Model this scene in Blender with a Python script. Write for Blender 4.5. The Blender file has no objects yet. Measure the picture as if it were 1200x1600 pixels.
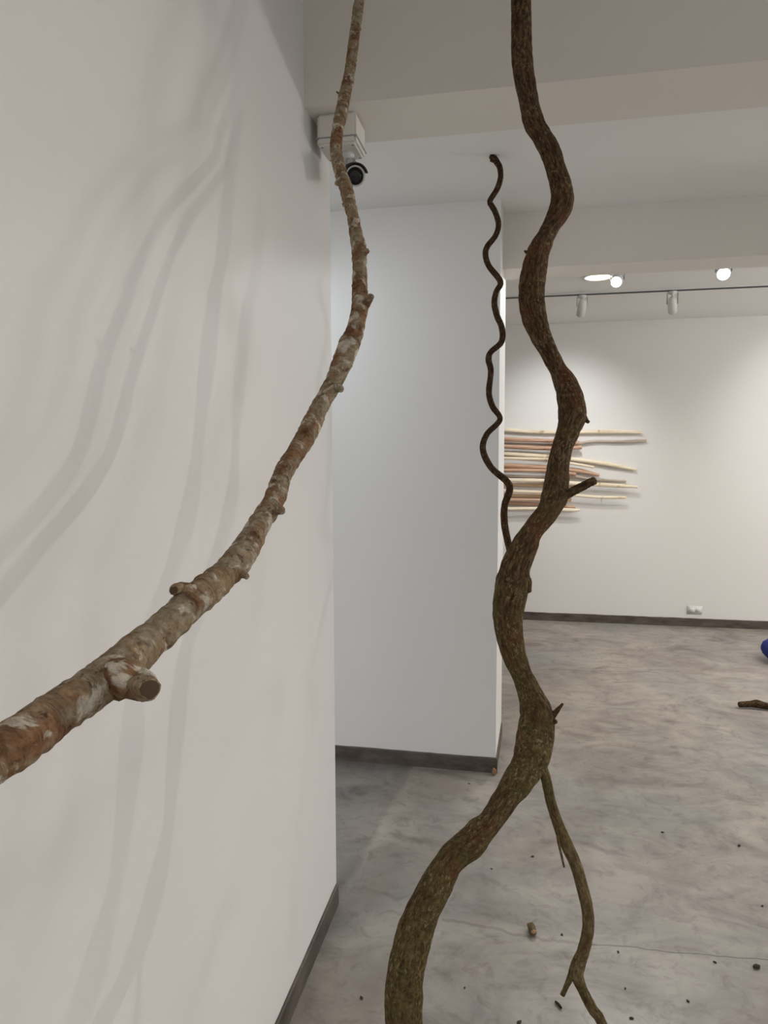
import bpy, bmesh, math, random
from mathutils import Vector, Matrix, noise
random.seed(7)
C = bpy.context.scene.collection
SC = bpy.context.scene

# ------------------------------------------------------------------ camera
F = 1109.0; H = 1.5
dn = Vector((47, 13330, 1109)).normalized()
fy = Vector((221, -93, 1109)); fy = (fy - dn * fy.dot(dn)).normalized()
uz = -dn
rx = fy.cross(uz)
def ray(px, py):
    c = Vector((px - 600, py - 800, F)); return Vector((c.dot(rx), c.dot(fy), c.dot(uz)))
def atY(px, py, Y):
    r = ray(px, py); return r * (Y / r.y) + Vector((0, 0, H))
def atZ(px, py, Z):
    r = ray(px, py); return r * ((Z - H) / r.z) + Vector((0, 0, H))
def depth(P):
    v = Vector(P) - Vector((0, 0, H)); return v.x * rx.z + v.y * fy.z + v.z * uz.z
cam = bpy.data.cameras.new('camera'); co = bpy.data.objects.new('camera', cam); C.objects.link(co)
ex = Vector((rx.x, fy.x, uz.x)); ey = -Vector((rx.y, fy.y, uz.y)); ez = -Vector((rx.z, fy.z, uz.z))
M = Matrix.Identity(4)
for i in range(3): M[i][0] = ex[i]; M[i][1] = ey[i]; M[i][2] = ez[i]; 
M.translation = Vector((0, 0, H)); co.matrix_world = M
cam.sensor_fit = 'VERTICAL'; cam.sensor_height = 36; cam.lens = F / 1600 * 36
cam.clip_start = 0.02
SC.camera = co
SC.view_settings.view_transform = 'Standard'; SC.view_settings.look = 'None'
SC.view_settings.gamma = 1; SC.view_settings.use_curve_mapping = False
SC.view_settings.exposure = -0.05

# ------------------------------------------------------------------ node helpers
class NT:
    def __init__(s, name):
        s.m = bpy.data.materials.new(name); s.m.use_nodes = True
        s.n = s.m.node_tree.nodes; s.l = s.m.node_tree.links
        s.b = s.n['Principled BSDF']
    def set(s, **k):
        for a, v in k.items():
            i = s.b.inputs[a.replace('_', ' ')]
            if hasattr(v, 'links'): s.l.new(v, i)
            else: i.default_value = v
        return s
    def coord(s, kind='Object', scale=(1, 1, 1), attr=None):
        if attr:
            t = s.n.new('ShaderNodeAttribute'); t.attribute_name = attr; o = t.outputs['Vector']
        else:
            t = s.n.new('ShaderNodeTexCoord'); o = t.outputs[kind]
        mp = s.n.new('ShaderNodeMapping'); mp.inputs['Scale'].default_value = scale
        s.l.new(o, mp.inputs['Vector']); return mp.outputs['Vector']
    def noise(s, vec, scale, detail=4, rough=.55, dist=0):
        t = s.n.new('ShaderNodeTexNoise'); t.inputs['Scale'].default_value = scale
        t.inputs['Detail'].default_value = detail; t.inputs['Roughness'].default_value = rough
        t.inputs['Distortion'].default_value = dist
        s.l.new(vec, t.inputs['Vector']); return t.outputs['Fac']
    def voro(s, vec, scale, feature='F1', out='Distance'):
        t = s.n.new('ShaderNodeTexVoronoi'); t.feature = feature; t.inputs['Scale'].default_value = scale
        s.l.new(vec, t.inputs['Vector']); return t.outputs[out]
    def ramp(s, fac, stops):
        r = s.n.new('ShaderNodeValToRGB'); e = r.color_ramp.elements
        while len(e) < len(stops): e.new(.5)
        for k, (p, c) in enumerate(stops):
            e[k].position = p
            e[k].color = (c, c, c, 1) if not isinstance(c, tuple) else (*c[:3], 1)
        s.l.new(fac, r.inputs['Fac']); return r.outputs['Color']
    def mix(s, fac, a, b, mode='MIX'):
        x = s.n.new('ShaderNodeMix'); x.data_type = 'RGBA'; x.blend_type = mode
        for i, v in ((0, fac), (6, a), (7, b)):
            if hasattr(v, 'links'): s.l.new(v, x.inputs[i])
            else: x.inputs[i].default_value = v if i == 0 else (*v[:3], 1)
        return x.outputs[2]
    def math(s, op, a, b=0.0, c=0.0):
        x = s.n.new('ShaderNodeMath'); x.operation = op
        for i, v in enumerate((a, b, c)):
            if hasattr(v, 'links'): s.l.new(v, x.inputs[i])
            else: x.inputs[i].default_value = v
        return x.outputs[0]
    def sep(s, vec):
        x = s.n.new('ShaderNodeSeparateXYZ'); s.l.new(vec, x.inputs[0]); return x.outputs
    def bump(s, h, strength, dist):
        b = s.n.new('ShaderNodeBump'); b.inputs['Strength'].default_value = strength; b.inputs['Distance'].default_value = dist
        s.l.new(h, b.inputs['Height']); s.l.new(b.outputs[0], s.b.inputs['Normal']); return s
def lin(*c):   # sRGB 0-255 -> linear
    return tuple(((v / 255) / 12.92 if v <= 10 else ((v / 255 + .055) / 1.055) ** 2.4) for v in c)
def plain(name, col, rough=.5, metal=0.0, **k):
    t = NT(name); v = t.coord(); f = t.noise(v, 30, 3)
    t.set(Base_Color=t.mix(f, tuple(x * .94 for x in col), tuple(min(1, x * 1.04) for x in col)), Roughness=rough, Metallic=metal, **k)
    return t.m

def paint(name, col, amp=.012):
    t = NT(name); v = t.coord()
    f = t.noise(v, 1.3, 3)
    t.set(Base_Color=t.mix(f, tuple(x * (1 - amp) for x in col), tuple(x * (1 + amp) for x in col)), Roughness=.62, Specular_IOR_Level=.25)
    t.bump(t.noise(v, 140, 3), .08, .002)
    return t.m
M_wall = paint('white_wall_paint', (.80, .785, .765))
M_beam = paint('cream_bulkhead_paint', (.80, .765, .715))
M_ceil = paint('white_ceiling_paint', (.86, .855, .84))

def floor_mat():
    t = NT('polished_concrete'); v = t.coord()
    big = t.noise(v, 1.1, 5, .6, 1.2)
    mid = t.noise(t.coord(scale=(1, 1.5, 1)), 3.0, 8, .64, 1.5)
    fine = t.noise(v, 16, 6, .65, .8)
    a = t.ramp(big, [(.28, lin(140, 136, 131)), (.5, lin(164, 157, 149)), (.72, lin(182, 174, 164))])
    b = t.ramp(mid, [(.30, .42), (.43, .78), (.54, .96), (.72, 1.16)])
    c = t.mix(.8, a, b, 'MULTIPLY')
    blu = t.ramp(t.noise(v, .9, 3, .5, .6), [(.46, 0.0), (.66, 1.0)])
    c = t.mix(t.math('MULTIPLY', blu, .45), c, lin(140, 145, 146))
    brn = t.ramp(t.noise(v, 1.7, 5, .6, .8), [(.48, 0.0), (.68, 1.0)])
    c = t.mix(t.math('MULTIPLY', brn, .45), c, lin(118, 104, 92))
    c = t.mix(t.math('MULTIPLY', t.ramp(fine, [(.33, 1.0), (.47, 0.0)]), .38), c, lin(98, 91, 84))
    # trowel scuffs
    sc = t.ramp(t.noise(t.coord(scale=(2.5, 9, 1)), 2.2, 7, .7, 2.2), [(.60, 0.0), (.68, 1.0)])
    c = t.mix(t.math('MULTIPLY', sc, .30), c, lin(102, 96, 90))
    lt = t.ramp(t.noise(t.coord(scale=(3, 8, 1)), 3.1, 6, .7, 2.0), [(.63, 0.0), (.72, 1.0)])
    c = t.mix(t.math('MULTIPLY', lt, .3), c, lin(182, 176, 168))
    # hairline crack: two joints running across the slab
    x, y, z = t.sep(v)
    def crack(a0, b0, w, x0, x1, amp):
        n = t.math('MULTIPLY', t.math('SUBTRACT', t.noise(t.coord(scale=(1, .02, 1)), 5, 6, .6), .5), amp)
        d = t.math('ABSOLUTE', t.math('SUBTRACT', t.math('ADD', t.math('MULTIPLY_ADD', x, a0, b0), n), y))
        k = t.math('LESS_THAN', d, w)
        k = t.math('MULTIPLY', k, t.math('GREATER_THAN', x, x0))
        return t.math('MULTIPLY', k, t.math('LESS_THAN', x, x1))
    P, Q = atZ(930, 1476, 0), atZ(1200, 1500, 0)
    a0 = (Q.y - P.y) / (Q.x - P.x)
    c = t.mix(t.math('MULTIPLY', crack(a0, P.y - a0 * P.x, .0022, P.x - .02, 3, .05), .75), c, lin(84, 80, 75))
    P2, Q2 = atZ(690, 1440, 0), atZ(930, 1476, 0)
    a1 = (Q2.y - P2.y) / (Q2.x - P2.x)
    c = t.mix(t.math('MULTIPLY', crack(a1, P2.y - a1 * P2.x, .007, P2.x, P.x, .12), .35), c, lin(92, 86, 80))
    P3, Q3 = atZ(850, 1046, 0), atZ(1050, 1051, 0)
    a2 = (Q3.y - P3.y) / (Q3.x - P3.x)
    c = t.mix(t.math('MULTIPLY', crack(a2, P3.y - a2 * P3.x, .006, -.05, .9, .10), .5), c, lin(92, 86, 80))
    # floor beyond the wall line has a darker tone; its edge continues the wall face
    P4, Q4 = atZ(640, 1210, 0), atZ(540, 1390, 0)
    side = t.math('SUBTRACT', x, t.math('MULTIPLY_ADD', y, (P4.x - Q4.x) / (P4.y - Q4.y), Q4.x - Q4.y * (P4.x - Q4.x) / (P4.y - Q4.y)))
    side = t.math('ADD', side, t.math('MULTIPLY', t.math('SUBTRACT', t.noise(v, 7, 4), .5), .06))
    recess_mask = t.ramp(t.math('MULTIPLY_ADD', side, 12, .5), [(.30, 1.0), (.62, 0.0)])
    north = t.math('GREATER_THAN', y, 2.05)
    c = t.mix(t.math('MULTIPLY', recess_mask, north), c, t.mix(1.0, c, (.70, .71, .72), 'MULTIPLY'))
    # specks
    sp = t.ramp(t.voro(v, 9), [(.0, 1.0), (.045, 0.0)])
    c = t.mix(t.math('MULTIPLY', sp, .5), c, lin(70, 64, 58))
    t.set(Base_Color=c, Roughness=t.ramp(mid, [(.3, .50), (.7, .34)]), Specular_IOR_Level=.42)
    t.bump(t.math('ADD', fine, mid), .12, .004)
    return t.m
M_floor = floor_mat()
def skirt_mat():
    t = NT('dark_concrete_skirting'); v = t.coord()
    f = t.noise(t.coord(scale=(1, 1, 3)), 7, 6, .65)
    t.set(Base_Color=t.ramp(f, [(.3, lin(58, 49, 43)), (.7, lin(104, 94, 85))]), Roughness=.55)
    t.bump(t.noise(v, 60, 4), .3, .003)
    return t.m
M_skirt = skirt_mat()

def bark_pale():
    t = NT('lichened_bark'); a = t.coord(attr='bark'); v = t.coord()
    base = t.ramp(t.noise(a, 26, 5, .6), [(.30, lin(112, 76, 53)), (.45, lin(152, 116, 86)), (.58, lin(172, 146, 116)), (.72, lin(192, 172, 146))])
    ring = t.ramp(t.noise(t.coord(attr='bark', scale=(1, 1, 5)), 40, 6, .7, .6), [(.36, .45), (.5, .95), (.65, 1.25)])
    c = t.mix(.75, base, ring, 'MULTIPLY')
    grey = t.ramp(t.noise(a, 21, 5, .65, .4), [(.45, 0.0), (.56, 1.0)])
    c = t.mix(t.math('MULTIPLY', grey, .75), c, t.ramp(t.noise(a, 120, 4), [(.3, lin(138, 124, 98)), (.7, lin(198, 188, 164))]))
    wht = t.ramp(t.noise(a, 36, 5, .65, .5), [(.55, 0.0), (.62, 1.0)])
    c = t.mix(t.math('MULTIPLY', wht, .85), c, lin(228, 220, 203))
    red = t.ramp(t.noise(a, 22, 3, .6), [(.60, 0.0), (.72, 1.0)])
    c = t.mix(t.math('MULTIPLY', red, .75), c, lin(122, 72, 45))
    drk = t.ramp(t.noise(a, 75, 5, .7, .4), [(.34, 1.0), (.43, 0.0)])
    c = t.mix(t.math('MULTIPLY', drk, .75), c, lin(66, 44, 30))
    c = t.mix(.7, c, t.ramp(t.noise(a, 210, 5, .75), [(.34, .50), (.5, .95), (.66, 1.2)]), 'MULTIPLY')
    t.set(Base_Color=c, Roughness=.88, Specular_IOR_Level=.15)
    h = t.math('ADD', t.noise(t.coord(attr='bark', scale=(1, 1, 4)), 60, 6, .7), t.math('MULTIPLY', t.noise(a, 180, 4), .5))
    t.bump(h, 1.0, .006)
    return t.m
def bark_dark(name, moss_lo, moss_hi, warm=1.0, pale=False, tone=1.0):
    t = NT(name); a = t.coord(attr='bark'); v = t.coord()
    fib = t.noise(t.coord(attr='bark', scale=(1.5, 1.5, .4)), 120, 8, .78)
    c = t.ramp(fib, [(.34, lin(36, 27, 20)), (.5, lin(88, 69, 50)), (.66, lin(146, 120, 90))] if not pale else [(.34, lin(62, 52, 36)), (.5, lin(116, 100, 72)), (.66, lin(160, 142, 106))])
    red = t.ramp(t.noise(a, 13, 4, .6), [(.52, 0.0), (.66, 1.0)])
    c = t.mix(t.math('MULTIPLY', red, .55 * warm), c, lin(112, 66, 46))
    x, y, z = t.sep(v)
    hgt = t.math('MULTIPLY_ADD', z, -(moss_hi - moss_lo) / 1.6, moss_hi + (moss_hi - moss_lo) * .3)
    ms = t.ramp(t.math('ADD', t.noise(a, 20, 5, .65), t.math('MULTIPLY', t.math('SUBTRACT', hgt, .5), .4)), [(.44, 0.0), (.62, 1.0)])
    c = t.mix(t.math('MULTIPLY', ms, .65), c, t.ramp(t.noise(a, 170, 6, .75), [(.36, lin(48, 44, 24)), (.62, lin(128, 118, 72))]))
    lic = t.ramp(t.noise(t.coord(attr='bark', scale=(1, 1, .6)), 230, 5, .7), [(.54, 0.0), (.62, 1.0)])
    lic = t.math('MULTIPLY', lic, t.ramp(t.noise(a, 24, 3), [(.42, .15), (.6, 1.0)]))
    c = t.mix(t.math('MULTIPLY', lic, .7), c, lin(168, 154, 116))
    grn = t.ramp(t.noise(a, 16, 4), [(.62, 0.0), (.72, 1.0)])
    c = t.mix(t.math('MULTIPLY', t.math('MULTIPLY', grn, hgt), .6), c, lin(86, 98, 50))
    if tone != 1: c = t.mix(1.0, c, (tone, tone * .93, tone * .9), 'MULTIPLY')
    t.set(Base_Color=c, Roughness=.9, Specular_IOR_Level=.12)
    h = t.math('ADD', fib, t.math('MULTIPLY', t.noise(a, 130, 5, .7), .6))
    t.bump(h, 1.0, .006)
    return t.m
M_lb = bark_pale()
M_vine = bark_dark('mossy_brown_bark', .0, 1.0)
M_side = bark_dark('pale_olive_bark', .1, .7, .45, True)
M_thin = bark_dark('dark_thin_bark', .0, .15, .5, tone=.6)
M_brk = plain('broken_branch_end', lin(84, 64, 48), .9)

def stick_mat(name, c0, c1, c2):
    t = NT(name); v = t.coord()
    f = t.noise(t.coord(scale=(.5, 9, 9)), 6, 5, .6)
    c = t.ramp(f, [(.3, c0), (.5, c1), (.72, c2)])
    k = t.ramp(t.noise(v, 9, 3), [(.66, 0.0), (.72, 1.0)])
    c = t.mix(t.math('MULTIPLY', k, .5), c, lin(122, 88, 62))
    t.set(Base_Color=c, Roughness=.7); t.bump(f, .3, .003)
    return t.m
M_st = {'cream': stick_mat('peeled_cream_wood', lin(214, 192, 158), lin(244, 230, 204), lin(250, 241, 222)),
        'pink': stick_mat('peeled_pinkish_wood', lin(158, 118, 94), lin(198, 160, 134), lin(218, 186, 160)),
        'tan': stick_mat('peeled_tan_wood', lin(186, 150, 114), lin(220, 190, 154), lin(234, 210, 178)),
        'grey': stick_mat('weathered_grey_wood', lin(150, 134, 120), lin(188, 174, 160), lin(206, 194, 180))}
M_white = plain('white_plastic', (.80, .80, .79), .4)
M_black = plain('black_glass', (.012, .012, .016), .12)
M_blackp = plain('black_plastic', (.02, .02, .02), .45)
M_metal = plain('white_enamel_metal', (.78, .78, .77), .35)
M_grey = plain('grey_steel', (.35, .35, .36), .4, .6)
M_blue = plain('blue_cloth', lin(44, 56, 140), .75)
def emis(name, col, st):
    t = NT(name); t.set(Base_Color=(*col, 1), Emission_Color=(*col, 1), Emission_Strength=st); return t.m
M_glow_w = emis('warm_lamp_glow', (1.0, .80, .62), 7)
M_glow_c = emis('cool_lamp_glow', (.93, .98, 1.0), 9)

# ------------------------------------------------------------------ mesh helpers
def link(name, me, mat, parent=None):
    o = bpy.data.objects.new(name, me); C.objects.link(o)
    for m in (mat if isinstance(mat, (list, tuple)) else [mat]): me.materials.append(m)
    if parent: o.parent = parent
    return o
def obj(name, bm, mat, parent=None, smooth=True):
    bmesh.ops.recalc_face_normals(bm, faces=bm.faces)
    me = bpy.data.meshes.new(name); bm.to_mesh(me); bm.free()
    if smooth:
        for p in me.polygons: p.use_smooth = True
    return link(name, me, mat, parent)
def tag(o, label=None, cat=None, group=None, kind=None):
    for k, v in (('label', label), ('category', cat), ('group', group), ('kind', kind)):
        if v: o[k] = v
    return o
def empty(name, loc=(0, 0, 0), rot=(0, 0, 0)):
    o = bpy.data.objects.new(name, None); C.objects.link(o); o.location = loc; o.rotation_euler = rot
    o.empty_display_size = .05; return o
def box(bm, lo, hi, bev=0.0):
    r = bmesh.ops.create_cube(bm, size=1)['verts']
    for v in r:
        v.co = Vector([lo[i] + (v.co[i] + .5) * (hi[i] - lo[i]) for i in range(3)])
    if bev:
        es = list({e for v in r for e in v.link_edges})
        bmesh.ops.bevel(bm, geom=es, offset=bev, segments=2, affect='EDGES')
def lathe(bm, prof, seg=28, mat=None):
    rings = []
    for r, z in prof:
        if r < 1e-6: rings.append([bm.verts.new((0, 0, z))])
        else: rings.append([bm.verts.new((r * math.cos(2 * math.pi * k / seg), r * math.sin(2 * math.pi * k / seg), z)) for k in range(seg)])
    for A, B in zip(rings, rings[1:]):
        for k in range(seg):
            a, b = A[k % len(A)], A[(k + 1) % len(A)]; c, d = B[(k + 1) % len(B)], B[k % len(B)]
            vs = []
            for q in (a, b, c, d):
                if q not in vs: vs.append(q)
            if len(vs) > 2: bm.faces.new(vs)
    vs = [v for r in rings for v in r]
    if mat is not None: bmesh.ops.transform(bm, matrix=mat, verts=vs)
    return vs
def struct(name, lo, hi, mat, parent=None, bev=0):
    bm = bmesh.new(); box(bm, lo, hi, bev); o = obj(name, bm, mat, parent, smooth=False)
    o['kind'] = 'structure'; return o

def resample(pts, step):
    # Catmull-Rom through (Vector, radius); returns list of (co, r, s)
    P = [p for p, r in pts]; R = [r for p, r in pts]; n = len(P); out = []; s = 0.0; last = None
    for i in range(n - 1):
        p0 = P[max(i - 1, 0)]; p1 = P[i]; p2 = P[i + 1]; p3 = P[min(i + 2, n - 1)]
        m = max(2, int((p2 - p1).length / step))
        for k in range(m + (1 if i == n - 2 else 0)):
            t = k / m
            q = .5 * ((2 * p1) + (p2 - p0) * t + (2 * p0 - 5 * p1 + 4 * p2 - p3) * t * t + (3 * p1 - p0 - 3 * p2 + p3) * t ** 3)
            tt = t * t * (3 - 2 * t)
            if last is not None: s += (q - last).length
            out.append((q, R[i] * (1 - tt) + R[i + 1] * tt, s)); last = q
    return out
def tube(name, pts, mat, parent=None, seg=26, step=None, amp=.10, ns=1.0, ring=.0, seed=0.0, round_end=(False, False), origin=None, fine=.04, cap=None):
    rm = sum(r for p, r in pts) / len(pts)
    S = resample(pts, step or rm * .45)
    bm = bmesh.new(); lay = bm.verts.layers.float_vector.new('bark')
    nrm = None; prev = None; rings = []; off = Vector(origin) if origin else Vector((0, 0, 0))
    N = len(S)
    for i, (p, r, s) in enumerate(S):
        t = (S[min(i + 1, N - 1)][0] - S[max(i - 1, 0)][0]).normalized()
        if nrm is None:
            nrm = t.orthogonal().normalized()
        else:
            nrm = (nrm - t * nrm.dot(t)).normalized()
        b = t.cross(nrm); rg = []
        for k in range(seg):
            a = 2 * math.pi * k / seg; ca, sa = math.cos(a), math.sin(a)
            q = Vector((ca * rm, sa * rm, s))
            qq = q / (rm * 2.2) * ns + Vector((seed, seed * .7, seed * 1.3))
            d = 1 + amp * noise.noise(Vector((qq.x, qq.y, qq.z * .45))) + fine * noise.noise(qq * 4.1)
            if ring: d += ring * noise.noise(Vector((qq.x * .25, qq.y * .25, qq.z * 3.0)))
            v = bm.verts.new(p + (nrm * ca + b * sa) * r * d - off); v[lay] = q + Vector((seed * .13, seed * .21, seed * .37)); rg.append(v)
        rings.append(rg)
    for A, B in zip(rings, rings[1:]):
        for k in range(seg): bm.faces.new((A[k], A[(k + 1) % seg], B[(k + 1) % seg], B[k]))
    for end, rg, (p, r, s), q in ((0, rings[0], S[0], S[1][0]), (1, rings[-1], S[-1], S[-2][0])):
        d = (p - q).normalized()
        lastr = rg
        for f, h in (((.82, .18), (.45, .36)) if round_end[end] else ((.86, .06),)):
            nr = []
            for v in lastr if lastr is rg else rg:
                c = (p - off) + (v.co - (p - off)) * f + d * r * h
                w = bm.verts.new(c); w[lay] = v[lay] + Vector((0, 0, h * r)); nr.append(w)
            for k in range(seg): bm.faces.new((lastr[k], lastr[(k + 1) % seg], nr[(k + 1) % seg], nr[k]))
            lastr = nr
        fc = bm.faces.new(lastr)
        if cap and end == 1: fc.material_index = 1
    o = obj(name, bm, [mat, cap] if cap else mat, parent)
    return o
def path(rows, extra0=(), extra1=()):
    """rows: (px, py, perpendicular width in px, Y)"""
    out = []
    for px, py, w, Y in rows:
        P = atY(px, py, Y); out.append((P, w * depth(P) / F / 2))
    return list(extra0) + out + list(extra1)

# ------------------------------------------------------------------ setting
XW = -.60; ZC = 2.61; ZN = 2.95; YF = 6.42; XR = 5.5; YB = -3.2
YE = 2.18; BZ = 2.435; BY = 1.93
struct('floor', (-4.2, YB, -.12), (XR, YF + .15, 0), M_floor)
struct('wall_left', (XW - .16, YB, 0), (XW, YE, ZN), M_wall)
struct('ceiling', (XW - .16, YB, ZN), (XR, BY, ZN + .12), M_ceil)
o = struct('ceiling.001', (-4.2, YE, ZC), (XR, YF + .15, ZC + .46), M_ceil)
struct('trim_1', (XW, BY, BZ), (XR, YE, ZC + .46), M_beam)          # bulkhead above the opening
PY = 3.265; PX = -.119
wp = struct('wall_partition', (-2.6, PY, 0), (PX, 3.72, ZC), M_wall)
for v in wp.data.vertices:                                     # its free end is not quite square
    if v.co.x > PX - .01 and v.co.y > 3.7: v.co.x = PX + .011
struct('trim_2', (PX + .004, 3.45, 2.355), (XR, 3.66, ZC), M_beam)
struct('wall_far', (-4.2, YF, 0), (XR, YF + .15, ZC), M_wall)
# unseen right side: solid far end, opening added under a lintel to admit soft daylight
struct('wall_right', (XR, 1.3, 0), (XR + .15, YF + .15, ZN), M_wall)
struct('added_opening_lintel', (XR, YB, 2.35), (XR + .15, 1.3, ZN), M_wall)
struct('wall_front', (XW - .16, YB - .15, 0), (XR + .15, YB, ZN + .12), M_wall)
struct('wall_alcove', (-4.2, YE - .1, 0), (-4.05, YF, ZC), M_wall)
# skirting, a little uneven along its top like hand-trowelled cement
def skirt(name, a, b, n, h, th):
    a, b, n = Vector(a), Vector(b), Vector(n); L = (b - a).length; m = max(2, int(L / .04)); bm = bmesh.new(); rows = []
    for i in range(m + 1):
        p = a + (b - a) * (i / m); hh = h + .0025 * noise.noise(p * 6) + .0015 * noise.noise(p * 21)
        rows.append([bm.verts.new(p + n * d + Vector((0, 0, z))) for d, z in ((-.001, 0), (th, 0), (th, hh - .004), (th - .004, hh), (-.001, hh))])
    for A, B in zip(rows, rows[1:]):
        for k in range(5): bm.faces.new((A[k], A[(k + 1) % 5], B[(k + 1) % 5], B[k]))
    bm.faces.new(rows[0]); bm.faces.new(rows[-1][::-1])
    o = obj(name, bm, M_skirt, smooth=False); o['kind'] = 'structure'; return o
skirt('baseboard_left', (XW, YB, 0), (XW, YE, 0), (1, 0, 0), .072, .008)
skirt('baseboard_partition', (-2.6, PY, 0), (PX + .008, PY, 0), (0, -1, 0), .072, .008)
skirt('baseboard_partition_side', (PX, PY - .008, 0), (PX + .011, 3.72, 0), (1, 0, 0), .072, .005)
skirt('baseboard_far', (-4.0, YF, 0), (XR, YF, 0), (0, -1, 0), .072, .010)
# small cable trunking at the top of the partition
A0 = atY(505, 325, PY)
struct('trim_3', (A0.x - .4, PY - .03, A0.z - .006), (A0.x + .12, PY, A0.z + .030), M_white, bev=.003)

# ------------------------------------------------------------------ left branch (pale, lichened)
LBr = [(561.6, 0, 16.2, 1.65), (558, 25, 16.2, 1.63), (552, 70, 16.5, 1.60), (548, 101, 16.8, 1.57), (544.5, 125, 17.5, 1.545), (539, 148, 19, 1.52),
       (533, 180, 19.5, 1.475), (528, 203, 18.2, 1.44), (525, 226, 19, 1.43), (526.5, 244, 18, 1.40), (533.5, 273, 20, 1.325), (540.5, 294, 19.5, 1.275),
       (548.5, 326, 19, 1.23), (553, 347, 19.5, 1.205), (556.5, 369, 21, 1.185), (561, 392, 23.5, 1.165), (562, 411, 23.5, 1.155), (562, 450, 23.5, 1.125),
       (563.5, 475, 27, 1.108), (560, 496, 27, 1.093), (554.5, 518, 27.5, 1.08), (545, 540, 33, 1.068), (536, 563, 32, 1.055), (523, 594, 27.5, 1.038), (510, 618, 28, 1.02),
       (497, 641, 28, 1.0), (475, 687, 31, .945), (446, 733, 29, .88), (428, 780, 32, .825), (406.5, 817, 36, .785), (388, 852, 41, .745), (370, 878.5, 45, .71), (345, 902, 47, .68),
       (322, 922.5, 49, .65), (294, 948, 50, .62), (266, 975, 54, .59), (238, 999, 57, .565), (210, 1022, 62, .54), (187, 1043, 67, .52), (164, 1061, 69, .50), (136, 1083, 70, .48), (105, 1104.5, 72, .46), (70, 1130, 75, .44),
       (42, 1150, 77, .42), (0, 1181, 80, .395)]
topL = atY(561.6, 0, 1.65)
pl = path(LBr)
e0 = [(Vector((topL.x + .05, 1.70, ZN - .002)), .0115), (Vector((topL.x + .03, 1.685, 2.72)), .0118)]
P0 = pl[-1][0]; dirL = (pl[-1][0] - pl[-4][0]).normalized()
e1 = [(P0 + dirL * .06, .0165), (P0 + dirL * .10 + Vector((0, -.10, -.05)), .017), (P0 + Vector((-.09, -.38, -.42)), .019), (Vector((-.40, -.25, .45)), .020), (Vector((-.36, -.42, .022)), .021)]
lb = empty('branch', (topL.x + .05, 1.70, ZN))
def kid(o, root):
    o.parent = root; o.matrix_parent_inverse = Matrix.Translation(-root.location); return o
kid(tube('stem', e0 + pl + e1, M_lb, seg=40, step=.0035, amp=.10, ns=1.2, ring=.09, seed=3.1, fine=.10), lb)
def stub(root, mat, a, b, Ya, w0, w1, Yb=None, name='stub', seed=1.0, amp=.18, re=(False, True), mids=(), cap=None):
    rows = [(a[0], a[1], w0, Ya)] + [(m[0], m[1], m[2], Ya if Yb is None else (Ya + Yb) / 2) for m in mids] + [(b[0], b[1], w1, Yb if Yb is not None else Ya)]
    return kid(tube(name, path(rows), mat, seg=20, step=.0025, amp=amp, ns=1.6, seed=seed, round_end=re, fine=.16, cap=cap), root)
stub(lb, M_lb, (566, 484), (580, 462), 1.108, 17, 9.5, 1.09, seed=2)
stub(lb, M_lb, (543, 322), (549, 303), 1.25, 17, 12, 1.235, seed=4, re=(False, False))
stub(lb, M_lb, (565, 398), (573.5, 392), 1.165, 17, 9, 1.15, name='knot', seed=5)
stub(lb, M_lb, (533, 284), (526, 287), 1.29, 13, 8, 1.28, name='knot', seed=6)
stub(lb, M_lb, (536, 152), (525.5, 143), 1.52, 5.5, 2.2, 1.51, name='twig', seed=7)
stub(lb, M_lb, (556, 47), (563.5, 46), 1.61, 8, 4, name='knot', seed=8)
stub(lb, M_lb, (424, 796), (441, 798), .81, 21, 13, .80, name='knot', seed=9)
stub(lb, M_lb, (524, 604), (533, 608), 1.03, 17, 11, 1.02, name='knot', seed=10)
stub(lb, M_lb, (370, 892), (386, 901), .70, 19, 9, .69, name='knot', seed=11)
stub(lb, M_lb, (312, 934), (272, 922), .64, 36, 15, .605, seed=12, amp=.35, mids=((294, 925, 27), (281, 919, 26)), re=(False, False), cap=M_brk)
stub(lb, M_lb, (166, 1052), (233, 1077), .512, 64, 36, .475, seed=13, amp=.25, mids=((196, 1060, 62), (217, 1070, 50)), re=(False, False), cap=M_brk)
tag(lb, 'pale lichened tree branch curving from the ceiling past the white left wall', 'branch')

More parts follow.
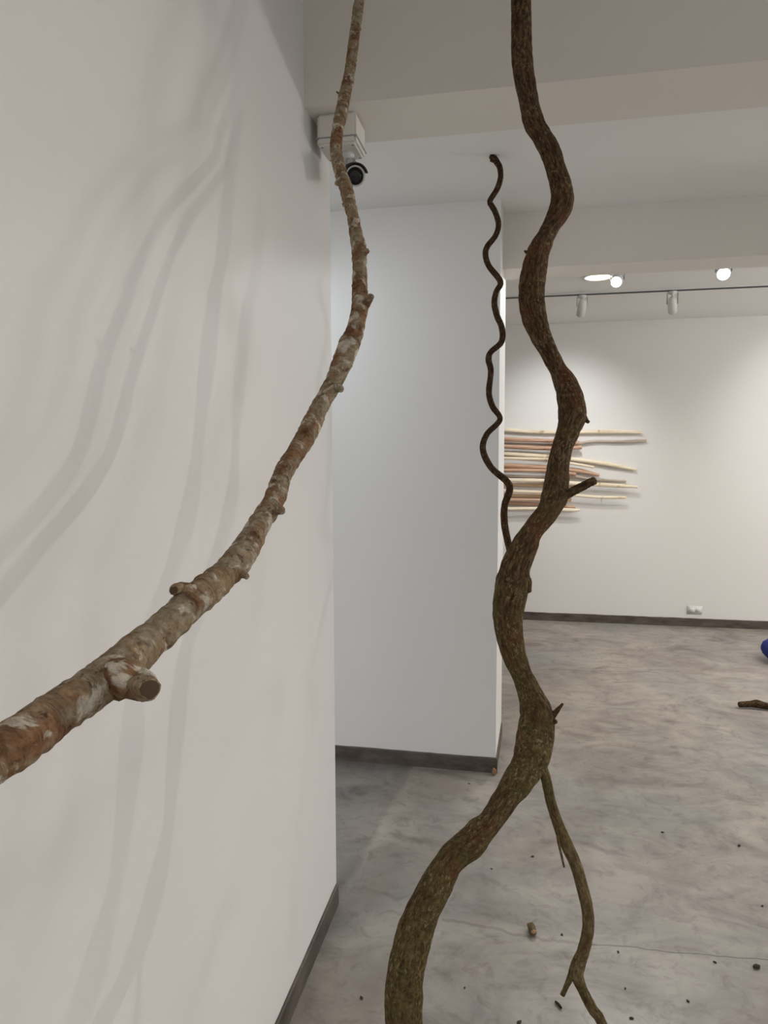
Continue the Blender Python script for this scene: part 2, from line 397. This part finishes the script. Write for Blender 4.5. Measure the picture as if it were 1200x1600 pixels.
# ------------------------------------------------------------------ thick wavy vine trunk
def V(y, l, r, Y, tilt=1.0): return ((l + r) / 2, y, (r - l) * tilt, Y)
Vr = [V(0, 799, 829, 1.66), V(39, 799, 830.5, 1.66), V(87, 799, 832.4, 1.655), V(118, 803, 835, 1.65), V(157, 811, 841, 1.645), V(189, 816.6, 850, 1.64, .95),
      V(210, 828, 862, 1.635, .87), V(236, 841, 878, 1.625, .85), V(262, 852, 883.5, 1.62, .93), V(289, 859.4, 892, 1.61), V(310, 860.7, 896.5, 1.605), V(328, 857, 893.5, 1.595, .95),
      V(354, 846, 875.5, 1.575, .94), V(367, 838.4, 870, 1.562, .88), V(394, 821, 861, 1.54, .88), V(420, 815, 854.5, 1.528), V(450, 810.7, 851, 1.513), V(475, 811, 851, 1.503),
      V(500, 816, 855, 1.495, .97), V(525, 827, 862.5, 1.487, .92), V(550, 842.5, 872.5, 1.483, .92), V(575, 856, 885, 1.478, .93), V(600, 865, 902.5, 1.472, .95), V(625, 871, 912, 1.462), V(650, 873, 916, 1.442),
      V(675, 870, 905, 1.417), V(700, 862.5, 894, 1.39), V(725, 856, 889, 1.365), V(750, 851, 889, 1.34), V(775, 845, 888, 1.315, .97), V(800, 836, 875, 1.29, .9), V(828, 812.5, 853, 1.27, .82),
      V(856, 794, 842, 1.256, .88), V(884, 781.6, 830, 1.245, .95), V(912, 774.5, 827, 1.237), V(940.6, 770.5, 821, 1.23), V(969, 771, 817.5, 1.222), V(997, 776, 819.5, 1.215, .98), V(1025, 784, 824, 1.208, .95),
      V(1053, 798.4, 832, 1.203, .95), V(1081, 807, 847, 1.19, .94), V(1109, 812, 862, 1.175), V(1126, 811.5, 867, 1.165), V(1151, 808, 866, 1.15), V(1180, 802.6, 860, 1.13, .98), V(1200, 796, 850, 1.115, .93),
      V(1222, 781, 836, 1.095, .85), V(1250, 765, 813, 1.075, .82), V(1283, 743, 790, 1.045, .8), V(1300, 720, 778, 1.03, .76), V(1317, 703, 767, 1.015, .73), V(1333, 683, 745, 1.0, .72), V(1350, 670, 728, .985, .76),
      V(1383, 652, 711, .965, .86), V(1417, 635, 692, .945, .9), V(1450, 620, 680, .925, .93), V(1483, 611, 670, .91, .96), V(1517, 605, 663, .90, .98), V(1550, 601.5, 661, .89), V(1600, 603, 661, .88)]
pv = path(Vr)
tV = pv[0][0]
e0 = [(Vector((tV.x - .02, 1.68, ZN - .002)), .022), (Vector((tV.x - .012, 1.67, 2.75)), .0225)]
bV = pv[-1][0]
e1 = [(bV + Vector((.01, .0, -.12)), .0238), (bV + Vector((.04, .02, -.30)), .025), (bV + Vector((.02, .06, -.52)), .026), (Vector((bV.x - .03, bV.y + .05, .02)), .028)]
vr = empty('vine', (bV.x - .03, bV.y + .05, 0))
kid(tube('trunk', e0 + pv + e1, M_vine, seg=44, step=.005, amp=.06, ns=1.0, seed=11.3, ring=.015, fine=.05), vr)
stub(vr, M_vine, (896, 640), (920, 660), 1.445, 30, 5, name='spur', seed=21, amp=.08)
stub(vr, M_vine, (868, 781), (929, 750.5), 1.32, 17, 13, 1.29, seed=22, amp=.08, mids=((900, 765, 14),))
stub(vr, M_vine, (862, 1120), (879, 1100), 1.17, 11, 4, 1.16, name='thorn', seed=23, amp=.06)
stub(vr, M_vine, (858, 1126), (868, 1128), 1.165, 16, 7, 1.15, name='knot', seed=24)
stub(vr, M_vine, (826, 396), (819.5, 392), 1.54, 8, 3, name='thorn', seed=25)
stub(vr, M_vine, (812, 890), (826, 925), 1.238, 22, 10, 1.23, name='knot', seed=26, amp=.08, mids=((820, 908, 21),), re=(True, True))
Br = [(836, 1165, 16, 1.13), (844, 1192, 17, 1.125), (852, 1213, 16, 1.12), (860, 1250, 16.5, 1.115), (870.5, 1283, 17, 1.11), (884, 1317, 19, 1.105), (899, 1350, 19, 1.10), (909, 1383, 18, 1.095), (917, 1417, 18, 1.09), (919, 1450, 18, 1.085),
      (912, 1483, 19, 1.08), (902, 1512, 22, 1.075), (903, 1528, 18, 1.072), (912, 1550, 15.5, 1.07), (928, 1580, 16, 1.065), (941, 1600, 16, 1.06)]
pb = path(Br); q = pb[-1][0]
e1 = [(q + Vector((.035, -.01, -.09)), .0085), (q + Vector((.05, -.02, -.3)), .0085), (Vector((q.x + .02, q.y - .02, .008)), .009)]
br = kid(tube('side_branch', pb + e1, M_side, seg=20, step=.005, amp=.10, seed=31, fine=.05), vr)
def sub(o, par, root):
    o.parent = par; o.matrix_parent_inverse = Matrix.Identity(4); return o
sub(tube('twig', path([(869, 1290, 5, 1.10), (873, 1318, 4, 1.095), (878, 1340, 3.6, 1.09), (881.5, 1355, 3, 1.088)]), M_side, seg=8, step=.004, amp=.1, seed=32, round_end=(False, True)), br, vr)
sub(tube('stub', path([(899, 1512, 17, 1.074), (890, 1530, 10, 1.07), (884, 1543, 8, 1.068), (878.5, 1555, 7.4, 1.066)]), M_side, seg=12, step=.004, amp=.12, seed=33), br, vr)
tag(vr, 'thick wavy mossy brown vine trunk rising through the middle of the room', 'vine trunk')

# ------------------------------------------------------------------ thin vine hanging from the ceiling behind
T = [(772.5, 247, 8.5), (776.5, 254, 9.5), (781, 262, 9), (782, 278, 8.5), (776.5, 296, 8.5), (765.5, 314, 8.5), (768, 321, 8.5), (774, 332, 8.5), (779, 350, 8.5), (774.5, 368, 8.5), (761.5, 385, 8.8), (758.5, 398, 9), (764, 416, 9), (782, 440, 9.5),
     (775.5, 456, 9), (772.5, 473, 9.3), (776, 492, 9.5), (784, 512, 9.5), (783.5, 534, 9.5), (767, 550, 9), (763.5, 562, 9.8), (767, 580, 9), (764, 612, 9.5), (769.5, 635, 9.5), (781.3, 655.5, 8.5), (760.5, 679, 9.3), (754.5, 702, 9.8), (767, 730, 10.5), (791, 751, 11), (796.5, 765, 10.8),
     (788.5, 790, 11), (788, 815, 11), (792, 840, 11), (799, 868, 11), (806, 905, 11), (803, 940, 10)]
tt = []
for i, (px, py, w) in enumerate(T):
    tt.append((px, py, w, 2.79 + .015 * math.sin(i * 1.3) - .0006 * max(0, py - 700)))
pt = path(tt)
top = pt[0][0]
tv = empty('hanging_vine', (top.x - .012, top.y, ZC))
kid(tube('stem', [(Vector((top.x - .014, top.y, ZC - .001)), .011)] + pt, M_thin, seg=18, step=.007, amp=.09, seed=41, round_end=(False, True)), tv)
stub(tv, M_thin, (774, 252), (766.5, 250.5), 2.79, 6, 4.5, name='stub', seed=42)
tag(tv, 'thin dark zigzag vine hanging from the ceiling in front of the white partition', 'vine')

# ------------------------------------------------------------------ sticks on the far wall
SK = [
 ('cream', [(735, 669), (788, 671.5), (840, 675), (900, 675), (960, 674.5), (1002, 676)], 6.2, 'uppermost long straight cream stick mounted on the far white wall'),
 ('pink', [(742, 686), (788, 686.5), (860, 689), (905, 692)], 7, 'short pinkish stick close under the uppermost cream stick on the far wall'),
 ('grey', [(750, 691), (788, 693), (858, 695), (893, 694.5), (930, 689.5), (970, 690), (1010, 688.5)], 4.6, 'thin greyish wavy stick reaching farthest right of all sticks on the far wall'),
 ('pink', [(738, 698), (788, 697.5), (858, 700.5), (909, 699)], 6.4, 'short pinkish stick just below the thin greyish wavy stick'),
 ('cream', [(745, 706), (788, 708.5), (855, 713.5), (900, 718), (950, 725.5), (994, 734)], 6.8, 'cream stick slanting down to a knotty tip at right, on the far wall'),
 ('cream', [(740, 714), (788, 716), (855, 718), (890, 723.5), (928, 730)], 4.4, 'thin cream stick tucked right under the slanting cream stick'),
 ('pink', [(744, 727), (788, 728), (850, 731), (900, 735), (936, 742.5)], 7.4, 'thick pinkish stick with a pointed right end at mid height of the stick group'),
 ('pink', [(750, 735), (788, 735), (850, 735.8), (900, 741)], 5.6, 'pinkish stick lying directly beneath the thick pointed pinkish one'),
 ('grey', [(742, 742), (788, 743.5), (850, 745.5), (900, 745), (922, 748.5), (978, 752)], 4.4, 'thin pale grey stick just above the long thick cream stick with pointed tip'),
 ('cream', [(736, 748), (790, 750), (850, 751.5), (890, 755), (960, 758.5), (996, 761)], 6.8, 'long thick cream stick with pointed tip in the lower half of the group'),
 ('tan', [(745, 756), (790, 757), (850, 758), (905, 760)], 5.2, 'tan stick pressed against the underside of the long thick cream stick'),
 ('cream', [(740, 764), (790, 767), (845, 769.5), (900, 774), (940, 777), (978, 777.5)], 4.8, 'lowest of the sticks that reach far right beyond the broken side stub'),
 ('tan', [(748, 773), (790, 774), (845, 775.5), (893, 781)], 5.6, 'short tan stick third above the lowest stick on the far wall'),
 ('pink', [(742, 781), (790, 781), (843, 781.5), (886, 785)], 5.4, 'reddish stick second above the lowest stick on the far wall'),
 ('pink', [(746, 787), (790, 786.5), (840, 788), (880, 791.5), (899, 793)], 5.8, 'reddish stick resting just above the lowest stick on the far wall'),
 ('cream', [(738, 794), (790, 795), (835, 795), (890, 797), (906, 797)], 6.0, 'lowest pale stick at the bottom of the group on the far wall'),
]
for i, (m, pts, w, lab) in enumerate(SK):
    Y = YF - (.026, .068)[i % 2]
    rows = []
    for k, (px, py) in enumerate(pts):
        ww = w * (1 if k < len(pts) - 1 else (.55 if i in (4, 6, 9, 15) else .85)) * (1 + .08 * math.sin(k * 2.1 + i))
        rows.append((px, py, ww, Y))
    p = path(rows); o0 = p[0][0].copy()
    p[0] = (o0, p[0][1])
    s = tube('stick', p, M_st[m], seg=14, step=.02, amp=.12, ns=.7, seed=50 + i * 1.7, round_end=(False, i in (4, 6, 9, 15)), origin=o0, fine=.03)
    s.location = o0
    tag(s, lab, 'stick', 'peeled sticks mounted on the far wall')
    # two hidden nails carry each stick
    for k in (1, len(p) - 2):
        q = p[k][0]; bm = bmesh.new()
        lathe(bm, [(0, 0), (.003, 0), (.003, YF - q.y), (0, YF - q.y)], 8, Matrix.Translation(q - o0) @ Matrix.Rotation(-math.pi / 2, 4, 'X'))
        obj('nail', bm, M_grey, s)

# ------------------------------------------------------------------ outlet
c = atY(1085, 953, YF)
ot = empty('wall_outlet', (c.x, YF, c.z))
bm = bmesh.new(); box(bm, (-.062, -.009, -.036), (.062, 0, .036), .004); obj('cover_plate', bm, M_white, ot)
for dx in (-.026, .026):
    bm = bmesh.new(); box(bm, (dx - .021, -.0102, -.018), (dx + .021, -.008, .018), .0008); sk = obj('socket', bm, M_white, ot)
    bm = bmesh.new()
    for sx in (-.006, .006): box(bm, (dx + sx - .001, -.0108, -.004), (dx + sx + .001, -.010, .006))
    obj('slots', bm, M_grey, sk)
tag(ot, 'white double wall outlet just above the far baseboard', 'outlet')

# ------------------------------------------------------------------ ceiling lights
def aim(o, target):
    d = (Vector(target) - o.location).normalized(); o.rotation_euler = d.to_track_quat('-Z', 'Y').to_euler()
dl = atZ(935, 432, ZC)
t = empty('downlight', dl)
bm = bmesh.new(); lathe(bm, [(.083, 0), (.098, 0), (.098, -.006), (.083, -.009), (.083, 0)], 40); obj('trim_ring', bm, M_white, t)
bm = bmesh.new(); lathe(bm, [(0, -.004), (.083, -.004), (.083, -.0005), (0, -.0005)], 40); obj('diffuser', bm, M_glow_w, t)
tag(t, 'round warm glowing downlight recessed in the far ceiling', 'downlight')
def spotlight(name, base, target, lab, glow, group, drop=.05, R=.035, L=.10, bracket=True):
    """base on the ceiling / track, head aimed at target"""
    t = empty(name, base)
    d = (Vector(target) - (Vector(base) - Vector((0, 0, drop)))).normalized()
    bm = bmesh.new(); lathe(bm, [(0, 0), (.030, 0), (.030, -.014), (.008, -.018), (.008, -drop + .01), (0, -drop + .01)], 20); obj('mount', bm, M_metal, t)
    hd = Vector((0, 0, -drop)); rot = d.to_track_quat('-Z', 'Y').to_matrix().to_4x4()
    mt = Matrix.Translation(hd) @ rot
    bm = bmesh.new(); lathe(bm, [(0, L * .45), (R * .55, L * .45), (R * .8, L * .35), (R, L * .2), (R, -L * .55), (R * .9, -L * .55), (R * .88, -L * .46), (0, -L * .46)], 26, mt)
    h = obj('lamp_head', bm, M_metal, t)
    bm = bmesh.new(); lathe(bm, [(0, -L * .47), (R * .86, -L * .47), (R * .86, -L * .52), (0, -L * .53)], 26, mt); obj('lens', bm, glow, h)
    for s in (-1, 1):
        bm = bmesh.new()
        r = bmesh.ops.create_cube(bm, size=1)['verts']
        for v in r: v.co = Vector((s * (R + .004) + v.co.x * .004, v.co.y * .016, v.co.z * drop * .9 - drop * .55))
        obj('yoke_arm', bm, M_grey, t, smooth=False)
    tag(t, lab, 'spotlight', group)
    return t, hd + Vector(base) + d * (L * .62), d
s1 = atZ(965, 423, ZC); s2 = atZ(1131, 411, ZC)
G = 'ceiling spotlights in the far room'
camp = Vector((0, 0, H))
spA = spotlight('ceiling_spotlight', s1, (-.3, 1.6, .9), 'lit white spotlight close beside the round warm downlight', M_glow_c, G, drop=.055, R=.036, L=.09)
spB = spotlight('ceiling_spotlight', s2, (.35, 1.2, .6), 'lit white ceiling spotlight at far right, standing alone in front of the track', M_glow_c, G, drop=.05, R=.040, L=.09)
# track rail
ta, tb = atZ(800, 464, ZC), atZ(1200, 443, ZC)
ty = (ta.y + tb.y) / 2
bm = bmesh.new()
box(bm, (PX - .6, ty - .017, ZC - .010), (3.6, ty + .017, ZC))
rail = obj('track_rail', bm, M_metal, smooth=False)
bm = bmesh.new(); box(bm, (PX - .59, ty - .013, ZC - .016), (3.59, ty + .013, ZC - .0101)); obj('slot', bm, plain('dark_grey_slot', (.10, .10, .10), .6), rail, smooth=False)
tag(rail, 'long white lighting track running along the far ceiling', 'lighting track')
M_dim = plain('unlit_lens', (.55, .52, .48), .25)
q1 = atZ(911, 458, ZC - .018); q2 = atZ(1055, 451, ZC - .018); q3 = atZ(1360, 440, ZC - .018)
wA = spotlight('track_spotlight', (q1.x, ty, ZC - .018), (q1.x - .10, YF, 1.45), 'white track spotlight hanging below the warm downlight, aimed at the sticks', M_glow_w, 'spotlights on the far track', drop=.075, R=.030, L=.13)
wB = spotlight('track_spotlight', (q2.x, ty, ZC - .018), (q2.x + .3, YF, 1.5), 'white track spotlight hanging between the downlight and the lone lit spotlight', M_dim, 'spotlights on the far track', drop=.085, R=.030, L=.12)

# ------------------------------------------------------------------ security camera with junction box
fx = atY(495, 228, 1.975); 
jb = empty('security_camera', (fx.x + .06, 2.03, BZ))
x0, x1 = fx.x, atY(556, 228, 1.975).x
def rel(lo, hi): return tuple(Vector(lo) - jb.location), tuple(Vector(hi) - jb.location)
zb = fx.z
bm = bmesh.new(); lo, hi = rel((x0, 1.975, zb), (x1, 2.095, BZ)); box(bm, lo, hi, .006); bx = obj('junction_box', bm, M_beam, jb, smooth=False)
bm = bmesh.new(); lo, hi = rel((x0 - .003, 1.972, zb + .018), (x1 + .003, 2.098, zb + .0205)); box(bm, lo, hi); obj('lid_seam', bm, M_grey, bx, smooth=False)
for sx in (x0 + .012, x1 - .012):
    for sy in (1.99, 2.08):
        bm = bmesh.new()
        lathe(bm, [(0, -.001), (.004, -.001), (.004, .002), (0, .002)], 10, Matrix.Translation(Vector((sx, sy, zb)) - jb.location))
        obj('screw', bm, M_grey, bx)
lc = atY(555, 275, 2.0)                      # lens centre
dv = (Vector((.25, 0, H - .05)) - lc).normalized()     # bullet points towards the room's front
rot = (-dv).to_track_quat('Z', 'Y').to_matrix().to_4x4()
mt = Matrix.Translation(lc - jb.location) @ rot
R = .0285
bm = bmesh.new(); lathe(bm, [(R * .80, .004), (R * .84, -.006), (R * .97, -.008), (R, -.002), (R, .115), (R * .9, .125), (0, .126)], 36, mt); bd = obj('camera_body', bm, M_white, jb)
bm = bmesh.new(); lathe(bm, [(0, -.001), (R * .45, -.001), (R * .8, .002), (R * .8, .006), (0, .006)], 36, mt); lens = obj('lens_glass', bm, M_black, jb)
# sun hood: partial sleeve over the top and right side
bm = bmesh.new(); seg = 22; rr = []
for (r, z) in ((R * 1.10, -.020), (R * 1.22, -.020), (R * 1.22, .09), (R * 1.10, .09)):
    rr.append([bm.verts.new(mt @ Vector((r * math.cos(a), r * math.sin(a), z))) for a in [math.radians(-35 + 200 * k / seg) for k in range(seg + 1)]])
for a in range(4):
    for k in range(seg): bm.faces.new((rr[a][k], rr[a][k + 1], rr[(a + 1) % 4][k + 1], rr[(a + 1) % 4][k]))
for k in (0, seg): bm.faces.new([rr[a][k] for a in range(4)])
hood = obj('sun_hood', bm, M_blackp, jb)
bm = bmesh.new()
lathe(bm, [(0, 0), (.024, 0), (.024, -.010), (.011, -.014), (.011, -.04), (0, -.04)], 20, Matrix.Translation(Vector(((x0 + x1) / 2 + .01, 2.045, zb)) - jb.location))
box(bm, *rel((lc.x - .012, 2.03, lc.z + R * .7), ((x0 + x1) / 2 + .02, 2.06, zb - .02)), .003)
obj('bracket', bm, M_white, jb)
tag(jb, 'white bullet security camera on a junction box under the bulkhead beside the left wall', 'security camera')

# ------------------------------------------------------------------ things on the floor
# fallen branch entering from the right
a = atZ(1155, 1101, .022)
rows = [(a + Vector(v), r) for v, r in (((0, 0, 0), .017), ((.06, .01, .004), .019), ((.10, .015, .006), .025), ((.15, .0, .0), .020), ((.22, -.005, .0), .019), ((.32, .03, .018), .018), ((.42, .07, .05), .019), ((.60, .10, .06), .02), ((.85, .16, .03), .021), ((1.1, .18, .0), .022))]
fb = empty('fallen_branch', (a.x + .5, a.y + .08, 0))
kid(tube('stem', rows, M_thin, seg=16, step=.01, amp=.15, seed=71, round_end=(True, False)), fb)
kid(tube('stub', [(rows[6][0] - Vector((.02, 0, 0)), .012), (rows[6][0] + Vector((-.02, 0, .055)), .006)], M_thin, seg=10, step=.006, seed=72, round_end=(False, True)), fb)
tag(fb, 'dark fallen branch lying on the concrete floor at the right edge', 'branch')
# blue bag, mostly outside the frame
b0 = atZ(1197, 1037, 0)
bm = bmesh.new(); bmesh.ops.create_icosphere(bm, subdivisions=4, radius=1)
for v in bm.verts:
    n = v.co.copy(); d = 1 + .10 * noise.noise(n * 1.8) + .05 * noise.noise(n * 5)
    v.co = Vector((n.x * .17 * d, n.y * .14 * d, max(-.098, n.z * .105 * d)))
bb = obj('blue_bundle', bm, M_blue); bb.location = b0 + Vector((.158, .05, .098))
tag(bb, 'blue rounded bundle on the floor cut off by the right edge', 'bundle')
def chunk(name, px, py, size, mat, lab, cat, seed, rz=0.0, group=None):
    p = atZ(px, py, 0); bm = bmesh.new(); bmesh.ops.create_icosphere(bm, subdivisions=3, radius=1)
    for v in bm.verts:
        n = v.co.copy(); d = 1 + .28 * noise.noise(n * 1.4 + Vector((seed, 0, 0))) + .10 * noise.noise(n * 4 + Vector((0, seed, 0)))
        v.co = Vector((n.x * size[0] * d, n.y * size[1] * d, max(-size[2] * .9, n.z * size[2] * d)))
    o = obj(name, bm, mat); o.location = p + Vector((0, 0, size[2] * .9)); o.rotation_euler.z = rz
    tag(o, lab, cat, group); return o
M_chip = plain('brown_bark_chip', lin(104, 88, 60), .85); M_chip2 = plain('tan_bark_chip', lin(138, 106, 76), .85); M_drk = plain('dark_crumb', lin(62, 54, 46), .9)
ch = chunk('bark_chip', 831, 1457, (.013, .024, .014), M_chip, 'brown bark chip lying alone on the floor left of the side branch', 'bark chip', 3, .2)
bm = bmesh.new()
bmesh.ops.create_icosphere(bm, subdivisions=2, radius=1)
for v in bm.verts: v.co = Vector((v.co.x * .010, v.co.y * .006, v.co.z * .006)) + Vector((.002, -.020, .004))
obj('pale_inside', bm, plain('pale_wood_inside', lin(172, 140, 106), .8), ch)
chunk('bark_chip', 772, 1211, (.011, .013, .018), M_chip2, 'small tan chip against the corner of the partition baseboard', 'bark chip', 9)
pa, pb2 = atZ(868, 1565, .004), atZ(877, 1575, .004)
tw = tube('twig', [(pa - pb2 * 0 - (pa + pb2) / 2, .0032), (Vector((.001, 0, .0003)), .0036), (pb2 - (pa + pb2) / 2, .003)], M_thin, seg=10, step=.003, seed=81, round_end=(True, True))
tw.location = (pa + pb2) / 2
tag(tw, 'tiny dark twig on the floor below the stub of the side branch', 'twig')
for k, (px, py, s) in enumerate([(1035, 1301, .006), (1155, 1322, .008), (966, 1488, .005), (1117, 1504, .005), (1182, 1512, .012), (977, 1545, .004), (1075, 1565, .005), (987, 1592, .006), (811, 1599, .008), (878, 1461, .005), (768, 1358, .004), (832, 1339, .006), (726, 1544, .004), (565, 1560, .006), (733, 1225, .005), (1191, 1416, .005)]):
    chunk('crumb', px, py, (s, s * .6, s * .4), M_drk, 'tiny dark crumb of bark on the grey concrete floor', 'crumb', 20 + k, k * .9, 'bark crumbs scattered on the floor')

# ------------------------------------------------------------------ light
W = bpy.data.worlds.new('world'); SC.world = W; W.use_nodes = True
W.node_tree.nodes['Background'].inputs[0].default_value = (.93, .965, 1.0, 1)
W.node_tree.nodes['Background'].inputs[1].default_value = 1.15
def lamp(kind, loc, power, col=(1, 1, 1), target=None, size=.05, **k):
    l = bpy.data.lights.new(kind.lower() + '_lamp', kind); o = bpy.data.objects.new(kind.lower() + '_lamp', l); C.objects.link(o)
    o.location = loc; l.energy = power; l.color = col; l.shadow_soft_size = size
    for a, v in k.items(): setattr(l, a, v)
    if target is not None: aim(o, target)
    return o
R_ = math.radians
warm = (1, .90, .80)
# the pair of spotlights at the right that throw the double shadows on the left wall
for y, ty_ in ((1.80, .40), (2.65, .30)):
    lamp('SPOT', (3.2, y, 2.50), 46, warm, (-.6, ty_, 1.0), .008, spot_size=R_(50), spot_blend=.8)
# lit fittings seen in the far room
for (t, p, d), pw in ((spA, 40), (spB, 40)):
    lamp('SPOT', p, pw, (.95, .98, 1), p + d, .03, spot_size=R_(80), spot_blend=.9)
lamp('SPOT', Vector(dl) + Vector((0, 0, -.02)), 60, warm, Vector(dl) + Vector((0, 0, -2)), .08, spot_size=R_(160), spot_blend=1)
# added unseen spots right of the frame, brightening the far room
for x, y in ((2.2, 4.7), (2.4, 4.0)):
    lamp('SPOT', (x, y, ZC - .02), 70, (1, .96, .92), (x, y, 0), .08, spot_size=R_(160), spot_blend=1)
# bare point lights added farther right, unseen, to lift the far ceiling
for x, y in ((3.3, 4.05), (4.7, 4.1)):
    lamp('POINT', (x, y, 1.95), 44, (1, .985, .95), None, .14)
# wall washers on the track
t, p, d = wA
lamp('SPOT', p, 42, (.97, .99, 1), p + d, .03, spot_size=R_(84), spot_blend=1)
lamp('SPOT', (2.25, ty, ZC - .1), 22, (.93, .97, 1), (2.2, YF, 1.8), .03, spot_size=R_(68), spot_blend=1)
# unseen fill spots added to the front room, overhead and behind the photographer
for x, y, pw in ((.9, -.9, 70), (.9, -2.3, 50), (2.6, -.6, 75), (4.2, .2, 75)):
    lamp('SPOT', (x, y, ZN - .02), pw, (1, .96, .92), (x, y, 0), .2, spot_size=R_(146), spot_blend=.7)
# cool wall lamp in the recess behind the left wall
lamp('SPOT', (-1.25, 2.75, 2.25), 7, (.84, .94, 1.0), (-.75, PY, 1.95), .10, spot_size=R_(96), spot_blend=1)
